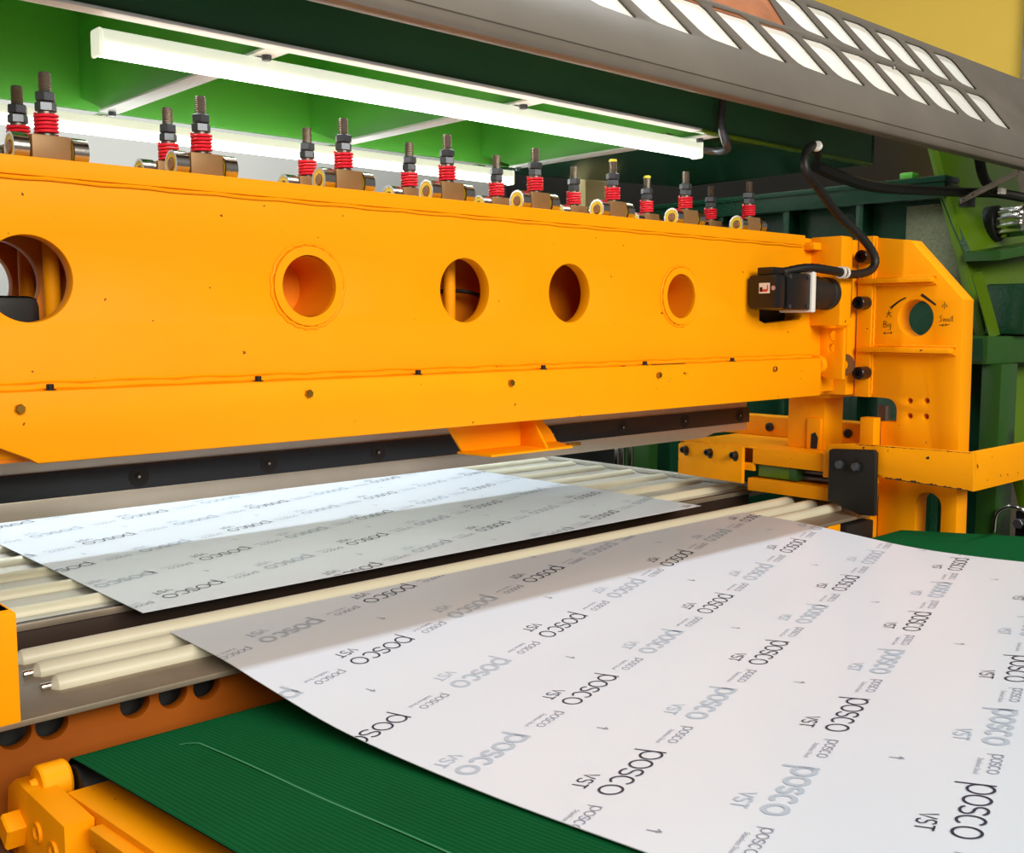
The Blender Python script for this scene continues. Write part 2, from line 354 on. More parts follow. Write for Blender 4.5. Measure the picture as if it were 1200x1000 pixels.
# ------------------------------------------------------------------ servo motor and its cable
S = thing('servo_motor', (1.86, 1.181, .022), 'black servo motor with gearbox on the right end of orange beam', 'motor')
my, mz = 1.181, .060
obj('motor_body', box(1.785, 1.868, my-.034, my+.034, mz-.036, mz+.036, .004, 2), 'black', S)
cap = obj('encoder_cap', box(1.748, 1.784, my-.031, my+.031, mz-.034, mz+.032, .006, 2), 'black', S)
obj('connector', box(1.757, 1.80, my-.018, my+.018, mz+.032, mz+.047, .003), 'black', S)
obj('adapter_plate', box(1.866, 1.881, my-.038, my+.038, mz-.04, mz+.041, .003), 'label', S)
bm = bmesh.new(); lathe(bm, (1.879, my, mz), 'X', [(.034, 0), (.036, .002), (.036, .05), (.031, .052), (.031, .09), (.034, .092), (.034, .106)], 40); obj('gearbox', bm, 'blackvoid', S)
st_ = obj('label_sticker', box(1.7472, 1.7480, my-.018, my+.006, mz-.004, mz+.016, 0), 'label', cap)
bm = bmesh.new(); add_box(bm, 1.7468, 1.7472, my-.0125, my-.002, mz-.001, mz+.004); add_box(bm, 1.7468, 1.7472, my-.015, my-.0125, mz+.001, mz+.012); obj('label_print', bm, 'red', cap)
obj('label_print', box(1.7468, 1.7472, my-.002, my+.004, mz-.001, mz+.008, 0), 'marker', cap)
obj('label_print', cyl((1.748, my-.026, mz+.006), -AX['X'], .0045, 0, .0006, 16, .0002), 'pinkp', cap)
for dz in (-.029, .029):
    for x in (1.793, 1.858):
        bolt_head((x, my-.034, mz+dz), -AX['Y'], .004, .0018, False, 'nut', S, 'screw')
cb = bmesh.new()
cp = smooth_path([(2.03, 1.24, .352), (1.93, 1.18, .356), (1.865, 1.162, .338), (1.84, 1.15, .300), (1.893, 1.15, .264), (1.977, 1.15, .214), (2.04, 1.135, .175), (2.075, 1.125, .137), (2.062, 1.125, .110), (2.0, 1.13, .0985), (1.925, 1.135, .104), (1.86, 1.15, .108), (1.80, 1.17, .098)], 8)
rad = [.0085+.0006*(k % 2) for k in range(len(cp))]
tube(cb, cp, .009, 12, rad); cable = tag(obj('corrugated_cable', cb, 'rubber'), 'black corrugated cable looping down from green frame to servo motor', 'cable')
for p in ((1.955, 1.133, .1015), (1.968, 1.132, .101)):
    bm = bmesh.new(); ring(bm, p, 'X', .0095, .0122, -.003, .003, 18); obj('cable_tie', bm, 'label', cable)
bm = bmesh.new(); lathe(bm, (1.90, 1.162, .350), Vector((.6, .1, -.3)), [(.0095, -.004), (.0105, -.003), (.0105, .003), (.0095, .004)], 16); obj('tape_band', bm, 'label', cable)
bm = bmesh.new(); tube(bm, smooth_path([(2.06, 1.262, .338), (2.15, 1.262, .325), (2.35, 1.28, .32), (2.6, 1.30, .335), (2.88, 1.30, .352), (2.95, 1.22, .345), (3.1, 1.12, .31), (3.25, 1.05, .27)]), .013, 10)
tag(obj('black_hose', bm, 'rubber'), 'black hose running behind the grey hood to the right', 'hose')
bm = bmesh.new(); tube(bm, smooth_path([(2.72, 1.2, .47), (2.76, 1.215, .42), (2.83, 1.23, .375), (2.93, 1.245, .357)]), .013, 10)
hz_ = tag(obj('black_hose', bm, 'rubber'), 'short black hose curving down under the hood by the grey link', 'hose')
obj('hose_tag', box(2.905, 2.935, 1.215, 1.228, .343, .360, .003), 'label', hz_)

# ------------------------------------------------------------------ side frame with the adjusting hole
CX = 2.13
D = thing('side_frame', (2.155, 1.04, -1.40), 'orange upright side frame plate with round hole and marker writing', 'machine frame')
arc = lambda cx, cy, r, a0, a1, n=8: [(cx+r*math.cos(math.radians(a0+(a1-a0)*k/n)), cy+r*math.sin(math.radians(a0+(a1-a0)*k/n))) for k in range(n+1)]
out = [(1.185, .186), (1.075, .172), (.958, .046), (.944, -1.40), (.987, -1.40), (.987, -.385)] + arc(1.015, -.385, .028, 180, 0, 10)[1:-1] + [(1.043, -1.40), (1.125, -1.40), (1.128, -.214), (1.093, -.2125)] + arc(1.118, -.188, .025, 180, 90, 6) + [(1.185, -.161)]
hole = circ(1.058, .009, .0385, 40)
small = [circ(y, z, .006, 14) for y, z in ((1.064, -.166), (1.027, -.164), (1.063, -.198), (1.027, -.197))]
obj('frame_plate', plate('YZ', CX+.025, .05, out, [hole]+small, .002), 'orange', D)
obj('inner_post', box(CX-.03, CX+.0, 1.128, 1.16, -1.40, -.205, .002), 'orange', D)
for y0, y1, z0, z1 in ((1.018, 1.182, .083, .094), (.972, 1.178, -.064, -.052)):
    obj('stiffener_bar', box(CX-.022, CX+.002, y0, y1, z0, z1, .003), 'orange_worn', D)
    bm = bmesh.new(); tube(bm, [(CX-.002, y0-.004+(y1-y0+.008)*k/30, z1+.002+.0006*math.sin(k*2)) for k in range(31)], .0035, 6); obj('weld_bead', bm, 'orange', D)
    bm = bmesh.new(); tube(bm, [(CX-.002, y0-.004+(y1-y0+.008)*k/30, z0-.002+.0006*math.sin(k*2)) for k in range(31)], .0035, 6); obj('weld_bead', bm, 'orange', D)
obj('edge_strap', box(CX-.012, CX+.01, 1.152, 1.186, -.162, .185, .002), 'orange', D)
bm = bmesh.new(); tube(bm, [(CX-.004, 1.150+.0008*math.sin(k*2.2), -.155+.335*k/50) for k in range(51)], .003, 6); obj('weld_bead', bm, 'orange', D)
for y, z in ((1.165, .042), (1.160, -.109), (1.162, .140)):
    bm = bmesh.new(); lathe(bm, (CX-.012, y, z), -AX['X'], [(.014, 0), (.014, .034), (.0125, .036), (.007, .036), (.006, .028), (0, .028)], 22); obj('adjusting_bolt', bm, 'black', D)
# marker writing, read from the -x side (right = -y)
def marks(strokes, w_, name='marker_writing'):
    bm = bmesh.new()
    for s in strokes: ribbon(bm, s, w_)
    for v in bm.verts: v.co = Vector((CX-.0006, -v.co.x, v.co.y))
    return tag(obj(name, bm, 'marker', D, flat=True), None)
def at(oy, oz, sc, strokes): return [[(-oy+u*sc, oz+v*sc) for u, v in s] for s in strokes]
big = at(1.129, -.010, .0125, [[(0, 0), (.05, 1)], [(.05, 1), (.45, .95), (.45, .6), (.05, .5)], [(.05, .5), (.5, .45), (.5, .05), (0, 0)], [(.75, .0), (.75, .55)], [(.75, .75), (.76, .82)], [(1.35, .5), (1.05, .5), (1.02, .1), (1.3, .05), (1.38, .5), (1.3, -.45), (1.0, -.4)]])
small_t = at(1.006, .002, .011, [[(.5, 1.05), (.15, 1.0), (.1, .65), (.45, .5), (.4, .1), (0, .0)], [(.75, 0), (.8, .5), (1.0, .5), (1.02, 0)], [(1.02, .4), (1.25, .5), (1.3, 0)], [(1.85, .5), (1.55, .5), (1.5, .1), (1.8, .05), (1.85, .5), (1.9, 0)], [(2.2, 0), (2.25, 1.0)], [(2.5, 0), (2.55, 1.05)]])
da = at(1.122, .012, .012, [[(-.1, .6), (.9, .75)], [(.4, 1.2), (.4, .7), (.25, .35), (-.1, -.1)], [(.4, .65), (.6, .3), (.95, -.05)]])
xi = at(1.001, .028, .012, [[(.4, 1.2), (.4, 0), (.25, .1)], [(.15, .75), (-.05, .3)], [(.65, .75), (.9, .3)]])
ar1 = at(1.128, -.023, .012, [[(0, 0), (1.6, .1)], [(.25, .2), (0, 0), (.25, -.2)], [(1.35, .3), (1.6, .1), (1.35, -.1)]])
ar2 = at(1.006, -.0055, .012, [[(0, 0), (.8, 0)], [(.55, .2), (.8, 0), (.55, -.2)], [(1.0, .05), (1.8, .1)], [(1.25, .25), (1.0, .05), (1.25, -.15)]])
for s in (big, small_t, da, xi, ar1, ar2): marks(s, .0013)
def swoosh(p0, p1, p2, w0, w1):
    bm = bmesh.new(); n = 10; A, B = [], []
    for k in range(n+1):
        t = k/n; q = Vector(p0)*(1-t)**2+Vector(p1)*2*t*(1-t)+Vector(p2)*t*t; d = (Vector(p1)-Vector(p0))*(1-t)+(Vector(p2)-Vector(p1))*t
        d.normalize(); nn = Vector((-d.y, d.x))*(w0+(w1-w0)*t)/2
        A.append(bm.verts.new((q+nn).to_3d())); B.append(bm.verts.new((q-nn).to_3d()))
    for k in range(n): bm.faces.new((A[k], B[k], B[k+1], A[k+1]))
    for v in bm.verts: v.co = Vector((CX-.0006, -v.co.x, v.co.y))
    obj('direction_arrow', bm, 'marker', D, flat=True)
swoosh((-1.080, .052), (-1.095, .047), (-1.113, .031), .003, .005); swoosh((-1.1175, .0345), (-1.115, .0315), (-1.1105, .0275), .0006, .001)
swoosh((-1.047, .058), (-1.03, .047), (-1.015, .036), .006, .004)

# ------------------------------------------------------------------ guard bars
G = thing('guard_bar', (2.06, 1.05, -.335), 'worn orange guard bar bent around the right side frame', 'guard bar')
GX = 2.05
ga = [(1.217, -.338), (1.217, -.283), (1.203, -.264), (1.15, -.258), (.889, -.2535), (.887, -.331), (1.075, -.325), (1.09, -.318), (1.09, -.338)]
obj('guard_arm', plate('YZ', GX+.006, .012, ga, [], .0015), 'orange_worn', G)
obj('guard_arm', box(GX+.012, 3.2, .888, .900, -.332, -.2535, .0015), 'orange_worn', G)
random.seed(3)
for (ya, za), (yb, zb_), lo, hi in (((.892, -.3305), (1.072, -.3245), .001, .006), ((.892, -.2545), (1.14, -.2585), -.0004, -.0022)):   # paint chipped off along both edges
    bm = bmesh.new(); n = 46; A, B_ = [], []
    for k in range(n+1):
        t = k/n; y = ya+(yb-ya)*t; z = za+(zb_-za)*t; h = lo+(hi-lo)*random.random()**2*(1 if random.random() < .6 else .15)*(.4+t)
        A.append(bm.verts.new((GX-.0003, y, z))); B_.append(bm.verts.new((GX-.0003, y, z+h)))
    for k in range(n): bm.faces.new((A[k], A[k+1], B_[k+1], B_[k]))
    obj('chipped_edge', bm, 'brown', G, flat=True)
bp = obj('bolt_plate', plate('YZ', GX-.008, .014, [(1.195, -.385), (1.195, -.276), (1.188, -.272), (1.093, -.266), (1.087, -.272), (1.085, -.405), (1.12, -.407)], [], .002), 'blackvoid', G)
for y, z in ((1.165, -.303), (1.127, -.304)):
    obj('slot', plate('YZ', GX-.0155, .001, circ(y, z+.006, .0135, 20, .008), [], .0002), 'rubber', bp)
    b = bolt_head((GX-.015, y, z), -AX['X'], .010, .012, True, 'nut', bp, 'hex_bolt')
    bm = bmesh.new(); lathe(bm, (GX-.015, y, z), -AX['X'], [(.0145, 0), (.0145, .003)], 20); obj('washer', bm, 'rubber', b)
bm = bmesh.new(); add_box(bm, 2.6, 2.62, .884, .888, -.30, -.288, .002); obj('red_button', bm, 'red', G)
G2 = thing('guard_bar', (.25, .95, -.345), 'short worn orange guard bar at the left edge beside rollers', 'guard bar')
obj('guard_arm', box(-.25, .2835, .930, .942, -.343, -.246, .002), 'orange_worn', G2)
obj('guard_arm', box(.2715, .2835, .942, 1.06, -.343, -.246, .002), 'orange_worn', G2)
obj('guard_arm', box(-.25, .2835, .942, .975, -.258, -.246, .001), 'orange_worn', G2)

# ------------------------------------------------------------------ slide carriage right of the infeed table
K = thing('slide_carriage', (2.16, 1.4, -.40), 'orange bolted slide bracket with linear rail between knife and guard', 'slide')
pb = obj('bolted_plate', plate('YZ', 2.056, .012, [(1.617, -.372), (1.617, -.298), (1.60, -.292), (1.428, -.291), (1.428, -.376)], [], .002), 'orange', K)
for y in (1.592, 1.52, 1.447):
    obj('slot', plate('YZ', 2.0495, .001, circ(y, -.313, .0125, 20, .0085), [], .0002), 'rubber', pb)
    bm = bmesh.new(); lathe(bm, (2.05, y+.001, -.31), -AX['X'], [(.008, 0), (.008, .014), (.007, .015), (.004, .015), (.004, .010), (0, .010)], 16); obj('cap_screw', bm, 'black', pb)
obj('mounting_plate', plate('YZ', 2.068, .012, [(1.62, -.345), (1.62, -.289), (1.405, -.289), (1.405, -.345)], [], .002), 'orange', K)
obj('carriage_shelf', box(2.062, 2.36, 1.19, 1.62, -.328, -.290, .002), 'orange', K)
obj('carriage_base', box(2.062, 2.36, 1.17, 1.42, -.392, -.362, .002), 'orange', K)
obj('slide_block', box(2.075, 2.16, 1.315, 1.40, -.358, -.330, .002), 'green_olive', K)
obj('slide_block', box(2.072, 2.16, 1.295, 1.313, -.358, -.330, .001), 'green_mid', K)
for z in (-.338, -.352): obj('linear_rail', cyl((2.10, 1.17, z), 'Y', .006, 0, .13, 14), 'nut', K)
obj('rail_backing', box(2.13, 2.20, 1.17, 1.42, -.362, -.328, .001), 'blackvoid', K)
up = obj('upright_block', box(2.14, 2.22, 1.27, 1.365, -.290, -.165, .002), 'orange', K)
obj('upright_cover', box(2.132, 2.14, 1.275, 1.31, -.29, -.218, .001), 'orange_worn', up)
obj('notch', plate('YZ', 2.1315, .0008, [(1.299, -.288), (1.282, -.288), (1.280, -.262), (1.288, -.25), (1.298, -.255)], [], .0002), 'blackvoid', up)
obj('upright_head', box(2.10, 2.24, 1.235, 1.375, -.168, -.150, .002), 'orange', K)
obj('rear_ledge', box(2.30, 2.36, 1.1, 1.75, -.290, -.24, .002), 'orange', K)
for y in (1.52, 1.30): bolt_head((2.30, y, -.266), -AX['X'], .011, .006, False, 'blackvoid', K, 'cap_screw')
obj('guide_post', cyl((2.28, 1.20, -.39), 'Z', .014, 0, .2, 20), 'rod', K)

# ------------------------------------------------------------------ infeed roller table (behind the knife)
T = thing('infeed_roller_table', (1.3, 1.8, -1.40), 'infeed table with cream rollers and brown steel front behind the knife', 'roller table')
obj('table_plate', box(.30, 2.24, 1.478, 2.75, -.425, -.411, .001), 'tabletop', T)
obj('front_fascia', box(.30, 2.14, 1.468, 1.482, -.455, -.4055, .002), 'brown', T)
obj('front_fascia_lip', box(.30, 2.14, 1.462, 1.4675, -.414, -.4045, .001), 'plate', T)
obj('lower_knife_block', box(.30, 2.14, 1.48, 1.60, -.60, -.427, .002), 'blackvoid', T)
obj('table_body', box(.36, 2.20, 1.62, 2.7, -1.40, -.427, .002), 'blackvoid', T)
for k in range(11):
    y = 1.535+k*.1125
    bm = bmesh.new(); lathe(bm, (.40, y, -.411), 'X', [(.008, -.01), (.008, 0), (.012, .001), (.013, .004), (.013, 1.766), (.012, 1.77), (.008, 1.77), (.008, 1.78)], 20); obj('table_roller', bm, 'cream', T)
for x in (.36, 2.195): obj('side_rail', box(x, x+.03, 1.49, 2.72, -.41, -.401, .002), 'tabletop', T)

# ------------------------------------------------------------------ outfeed roller table (in front of the knife)
T2 = thing('outfeed_roller_table', (1.2, 1.2, -1.40), 'narrow steel roller plate on orange base in front of the knife', 'roller table')
obj('roller_plate', plate('XY', -.4155, .007, [(.20, 1.122), (2.105, 1.128), (2.165, 1.205), (2.165, 1.345), (.20, 1.345)], [], .001), 'plate', T2)
for y in (1.200, 1.259, 1.319):
    bm = bmesh.new(); lathe(bm, (.402, y, -.4085), 'X', [(.004, -.004), (.009, 0), (.0115, .002), (.0125, .006), (.0125, 1.675), (.0115, 1.682), (.005, 1.684)], 20); rr = obj('table_roller', bm, 'cream', T2)
    obj('roller_pin', cyl((.387, y, -.4075), 'X', .004, 0, .016, 10), 'chrome', rr)
wx = [.255, .3, .346, .385, .478, .524, .567, .66, .706, .75]
wall = obj('orange_base_plate', plate('XZ', 1.168, .016, [(.05, -1.40), (2.0, -1.40), (2.0, -.42), (.05, -.42)], [circ(x, -.438, .0175, 24) for x in wx], .001), 'grime_shade', T2)
obj('dark_backing', box(.05, 2.0, 1.20, 1.32, -1.39, -.422, .001), 'blackvoid', T2)  # solid dark box, its colour stands in for the shade behind the holes
for x in wx: obj('hole_bolt', cyl((x-.004, 1.2, -.439), -AX['Y'], .006, 0, .012, 8), 'brown', wall)
obj('yellow_rail', box(1.55, 2.0, 1.35, 1.37, -.43, -.412, .002), 'orange', T2)
obj('green_strip', box(1.0, 1.6, 1.375, 1.40, -.46, -.445, .001), 'belt', T2)
obj('support_leg', box(1.93, 1.98, 1.13, 1.2, -1.40, -.42, .002), 'orange', T2)
obj('dark_foot', box(1.99, 2.10, 1.12, 1.33, -1.40, -.425, .004), 'blackvoid', T2)

# ------------------------------------------------------------------ printed metal sheets
def sheet_z(prof):
    def f(y):
        P = sorted(prof)
        if y <= P[0][0]: return P[0][1]
        if y >= P[-1][0]: return P[-1][1]
        for i in range(len(P)-1):
            if P[i][0] <= y <= P[i+1][0]:
                sl = lambda k: (P[min(k+1, len(P)-1)][1]-P[max(k-1, 0)][1])/(P[min(k+1, len(P)-1)][0]-P[max(k-1, 0)][0])
                h = P[i+1][0]-P[i][0]; t = (y-P[i][0])/h
                return (2*t**3-3*t*t+1)*P[i][1]+(t**3-2*t*t+t)*h*sl(i)+(-2*t**3+3*t*t)*P[i+1][1]+(t**3-t*t)*h*sl(i+1)
    return f
zfront = sheet_z([(-.06, -.334), (.2, -.3585), (.465, -.3835), (.66, -.4005), (.87, -.409), (1.03, -.4015), (1.12, -.3955), (1.25, -.394), (1.3, -.394)])
zback = lambda y: -.3965
def make_sheet(name, x0, x1, y0, y1, zf, label):
    bm = bmesh.new(); n = 48 if zf is zfront else 2; th = .0009; top, bot = [], []
    for k in range(n+1):
        y = y0+(y1-y0)*k/n
        top.append([bm.verts.new((x, y, zf(y))) for x in (x0, x1)]); bot.append([bm.verts.new((x, y, zf(y)-th)) for x in (x0, x1)])
    for k in range(n):
        bm.faces.new((top[k][0], top[k][1], top[k+1][1], top[k+1][0])); bm.faces.new((bot[k][0], bot[k+1][0], bot[k+1][1], bot[k][1]))
        bm.faces.new((top[k][0], top[k+1][0], bot[k+1][0], bot[k][0])); bm.faces.new((top[k][1], bot[k][1], bot[k+1][1], top[k+1][1]))
    bm.faces.new((top[0][0], bot[0][0], bot[0][1], top[0][1])); bm.faces.new((top[n][0], top[n][1], bot[n][1], bot[n][0]))
    return tag(obj(name, bm, 'film'), label, 'metal sheet', 'steel sheets under white printed film')
FS = (.568, 1.818, -.05, 1.262); BS = (.584, 1.833, 1.381, 2.55)
fsheet = make_sheet('metal_sheet', *FS, zfront, 'near white film-covered steel sheet printed with dark logos, over the green belt')
bsheet = make_sheet('metal_sheet', *BS, zback, 'far white film-covered steel sheet lying under the knife on the infeed rollers')
# lettering (x-height .0225, one letter pitch .0228)
def letters(word, xh, pitch, wd):
    bm = bmesh.new(); r = xh/2-wd/2; x = 0
    for ch in word:
        f = {'c': .9, 's': .76}.get(ch, 1.0); c = (x+f*xh/2, xh/2); rx = f*xh/2-wd/2
        if ch in 'op': ribbon(bm, circ(c[0], c[1], r, 28), wd, True)
        if ch == 'p': ribbon(bm, [(x+wd/2, -.42*xh), (x+wd/2, xh*.98)], wd)
        if ch == 'c': ribbon(bm, [(c[0]+rx*math.cos(math.radians(a)), c[1]+r*math.sin(math.radians(a))) for a in range(42, 319, 12)], wd)
        if ch == 's':
            q = r/2; pts = [(c[0]+rx*math.cos(math.radians(a)), c[1]+q+q*math.sin(math.radians(a))) for a in range(20, 271, 16)]
            pts += [(c[0]+rx*math.cos(math.radians(a)), c[1]-q+q*math.sin(math.radians(a))) for a in range(82, -161, -16)]
            ribbon(bm, pts, wd)
        x += f*xh+pitch
    for v in bm.verts: v.co.x -= x/2; v.co.y -= xh/2
    return bm
def vst(bm, ox, oy, h, wd):
    S_ = [[(0, 1), (.35, 0), (.7, 1)], [(1.5, .85), (1.35, 1), (1.05, 1), (.9, .78), (1.05, .55), (1.4, .45), (1.52, .22), (1.35, 0), (1.02, 0), (.88, .15)], [(1.7, 1), (2.4, 1)], [(2.05, 1), (2.05, 0)]]
    for s in S_: ribbon(bm, [(ox+u*h, oy+v*h) for u, v in s], wd)
def text_bm(body, size):
    cu = bpy.data.curves.new('tmp', 'FONT'); cu.body = body; cu.size = size; cu.align_x = 'CENTER'; cu.align_y = 'CENTER'; cu.resolution_u = 1
    return from_mesh(curve_mesh(cu))
def join(a, b, dx=0, dy=0):
    for v in b.verts: v.co.x += dx; v.co.y += dy
    me = bpy.data.meshes.new('t'); b.to_mesh(me); b.free(); a.from_mesh(me); bpy.data.meshes.remove(me)
bmB = letters('posco', .0226, .0014, .0023); vst(bmB, .017, -.036, .0135, .0017)
bmG = letters('posco', .0232, .0006, .0046); vst(bmG, .017, -.036, .0135, .0024)
bmS = letters('posco', .0098, .0008, .0011); join(bmS, text_bm('Stainless Steel', .0072), .008, -.0125)
bmA = bmesh.new(); ribbon(bmA, [(0, -.006), (0, .006)], .0014); ribbon(bmA, [(-.004, .002), (0, .0065), (.002, .002)], .0014)
TM = {}
for k, (b, m) in {'B': (bmB, 'ink'), 'G': (bmG, 'ink_grey'), 'S': (bmS, 'ink_small'), 'A': (bmA, 'ink_small')}.items():
    me = bpy.data.meshes.new('print_'+k); b.to_mesh(me); b.free(); me.materials.append(M[m]); TM[k] = me
NM = {'B': 'printed_logo', 'G': 'printed_grey_logo', 'S': 'printed_small_text', 'A': 'printed_arrow'}
ANG = math.radians(197.4)
def put(sheet, rect, zf, key, x, y):
    x0, x1, y0, y1 = rect; e = .075 if key in 'BG' else .04
    if not (x0-e < x < x1+e and y0-e < y < y1+e): return
    s = (zf(y+.01)-zf(y-.01))/.02
    R = Matrix.Translation((x, y, zf(y)+.0005)) @ Matrix.Rotation(math.atan(s), 4, 'X') @ Matrix.Rotation(ANG, 4, 'Z')
    Lp = origin_of(sheet); me = TM[key]
    if not (x0+e < x < x1-e and y0+e < y < y1-e):          # trim the print at the sheet's edge
        bm = bmesh.new(); bm.from_mesh(me); inv = R.inverted()
        for pco, pno in (((x0, 0, 0), (-1, 0, 0)), ((x1, 0, 0), (1, 0, 0)), ((0, y0, 0), (0, -1, 0)), ((0, y1, 0), (0, 1, 0))):
            no = (inv.to_3x3() @ Vector(pno)); co = inv @ Vector((pco[0] if pco[0] else x, pco[1] if pco[1] else y, zf(y)))
            bmesh.ops.bisect_plane(bm, geom=bm.verts[:]+bm.edges[:]+bm.faces[:], dist=1e-6, plane_co=co, plane_no=no, clear_outer=True)
        if not bm.faces: bm.free(); return
        nm = bpy.data.meshes.new(me.name); bm.to_mesh(nm); bm.free(); nm.materials.append(me.materials[0]); me = nm
    o = bpy.data.objects.new(NM[key], me); COL.objects.link(o); o.parent = sheet
    o.matrix_basis = Matrix.Translation(Vector((0, 0, H))-Lp) @ R
q1 = Vector((.201, .063)); q2 = Vector((.152, .192))
for sheet, rect, zf, base in ((fsheet, FS, zfront, (.682, .584)), (bsheet, BS, zback, (.692, 1.452))):
    for a in range(-14, 15):
        for b in range(-8, 9):
            c = Vector(base)+q1*a+q2*b
            put(sheet, rect, zf, 'B' if a % 2 == 0 else 'G', c.x, c.y)
            put(sheet, rect, zf, 'S', c.x+.103, c.y+.027)
            if a % 2 == 0: put(sheet, rect, zf, 'A', c.x+.069, c.y+.098)

# ------------------------------------------------------------------ belt conveyor
B = thing('belt_conveyor', (1.2, .5, -1.40), 'belt conveyor with ribbed green belt and orange side frame', 'conveyor')
zb = lambda y: -.445+.094*(1.07-y)
BX0, BX1 = .374, 2.13
rr = .032; cy, cz = 1.062, -.4445-rr
path = [(-.15, zb(-.15))] + [(-.1+k*.1, zb(-.1+k*.1)) for k in range(12)] + [(1.04, zb(1.04))]
path += [(cy+rr*math.sin(math.radians(a)), cz+rr*math.cos(math.radians(a))) for a in range(0, 181, 15)] + [(.6, cz-rr+.02), (-.15, cz-rr+.09)]
def belt_mesh(off, ridged, x0, x1, pitch=.0052):
    bm = bmesh.new(); n = int((x1-x0)/pitch) if ridged else 1; xs = []
    if ridged:
        for k in range(n):
            b_ = x0+k*pitch; xs += [(b_, 0), (b_+pitch*.3, .0011), (b_+pitch*.62, .0011), (b_+pitch*.9, 0)]
    else: xs = [(x0, 0), (x1, 0)]
    rows = []
    for i, (y, z) in enumerate(path):
        a = Vector(path[max(i-1, 0)]); c = Vector(path[min(i+1, len(path)-1)]); d = (c-a).normalized(); nrm = Vector((-d.y, d.x))
        rows.append([bm.verts.new((x, y+nrm.x*(h+off), z+nrm.y*(h+off))) for x, h in xs])
    for r0, r1 in zip(rows, rows[1:]):
        for k in range(len(xs)-1): bm.faces.new((r0[k], r0[k+1], r1[k+1], r1[k]))
    return bm
belt = obj('ribbed_belt', belt_mesh(0, True, BX0, BX1), 'belt', B, ang=30)
bk = belt_mesh(-.0008, False, BX0-.0005, BX1+.0005)
g = bmesh.ops.solidify(bk, geom=bk.faces[:], thickness=.005)
obj('belt_backing', bk, 'rubber', belt)
bm = bmesh.new()
ribbon(bm, [(.478+.001*math.sin(k), 1.0-k*.05) for k in range(10)], .0022); ribbon(bm, [(.462, 1.012), (.470, 1.010), (.478, 1.0)], .0025)
for v in bm.verts: v.co.z = zb(v.co.y)+.0016
tag(obj('scuff_mark', bm, 'chalk', belt, flat=True), 'pale scuff line')
rl = obj('end_roller', cyl((.372, cy, cz), 'X', .026, 0, 1.78, 28), 'rubber', B)
bm = bmesh.new(); lathe(bm, (.338, cy+.012, cz+.010), 'X', [(.008, -.006), (.010, 0), (.020, .001), (.0215, .003), (.0215, .028), (.019, .031)], 30); obj('roller_bush', bm, 'orange', B)
# take-up block at the corner
blk = plate('YZ', .3385, .029, [(.958, -.62), (.958, -.461), (1.095, -.461), (1.118, -.475), (1.122, -.50), (1.122, -.52), (1.095, -.522), (1.095, -.545), (1.122, -.547), (1.122, -.62)], [], .002)
tb = obj('take_up_block', blk, 'orange', B)
for y, z in ((1.028, -.492), (.985, -.495)):
    bm = bmesh.new(); ring(bm, (.324, y, z), 'X', .007, .0105, -.003, .002, 24); obj('screw_collar', bm, 'orange', tb)
    obj('cap_screw', cyl((.324, y, z), -AX['X'], .006, -.002, .001, 16), 'orange_in', tb)
bm = bmesh.new(); lathe(bm, (.324, 1.078, -.505), -AX['X'], [(.016, -.01), (.0175, .0), (.0175, .016), (.015, .018)], 4, .35); obj('square_nut', bm, 'orange', tb)
obj('take_up_rod', cyl((.31, 1.12, -.535), 'Y', .008, -.06, .05, 12), 'rod', tb)
bm = bmesh.new(); add_box(bm, .354, .402, -.12, 1.035, -.62, -.463, .003, 2)
for v in bm.verts: v.co.z += .094*(1.0-v.co.y)*.9 if v.co.y < 1.0 else 0
obj('side_frame_beam', bm, 'orange', B)
bm = bmesh.new(); add_box(bm, .341, .356, -.12, .945, -.485, -.467, .003, 2)
for v in bm.verts: v.co.z += .094*(1.0-v.co.y)*.9
obj('frame_flange', bm, 'orange', B)
bm = bmesh.new(); add_box(bm, 2.08, 2.13, -.12, 1.035, -.62, -.463, .003, 2)
for v in bm.verts: v.co.z += .094*(1.0-v.co.y)*.9 if v.co.y < 1.0 else 0
obj('side_frame_beam', bm, 'orange', B)
for x in (.36, 2.09):
    for y in (.05, .9): obj('leg', box(x, x+.04, y, y+.05, -1.40, -.55, .002), 'orange', B)

# ------------------------------------------------------------------ green cross frame overhead
GF = thing('green_cross_frame', (1.2, 1.6, .36), 'green welded overhead frame with cross plates above the orange beam', 'machine frame')
FX0, FX1 = -.6, 2.27
obj('front_plate', box(FX0, FX1, 1.247, 1.262, .362, .63, .001), 'green_fascia', GF)
obj('front_edge_strip', box(FX0, 1.63, 1.241, 1.266, .358, .3625, .001), 'white', GF)
obj('front_edge_strip', box(1.632, FX1, 1.243, 1.262, .358, .3625, .001), 'green_olive', GF)
obj('rear_plate', box(FX0, 1.95, 1.945, 1.96, .382, .63, .001), 'green', GF)
obj('top_plate', box(FX0, FX1, 1.247, 1.96, .63, .64, .001), 'green', GF)
for x in (.265, .742, 1.219, 1.695):
    g_ = obj('cross_plate', plate('YZ', x+.005, .01, [(1.262, .363), (1.835, .363), (1.90, .385), (1.945, .40), (1.945, .63), (1.262, .63)], [], .001), 'green', GF)
    obj('cross_plate_flange', box(x-.012, x+.022, 1.266, 1.835, .359, .363, .0008), 'white', g_)
    for y in (1.822, 1.30): bolt_head((x+.006, y, .359), -AX['Z'], .007, .007, True, 'nut', g_)
obj('bottom_plate', plate('XY', .366, .008, [(1.73, 1.262), (FX1-.02, 1.262), (FX1+.02, 1.80), (1.73, 1.945)], [], .001), 'green_dark', GF)
obj('end_plate', box(FX1, FX1+.012, 1.247, 1.8, .362, .66, .001), 'green_dark', GF)  # dark green here puts the hood's shade into the colour

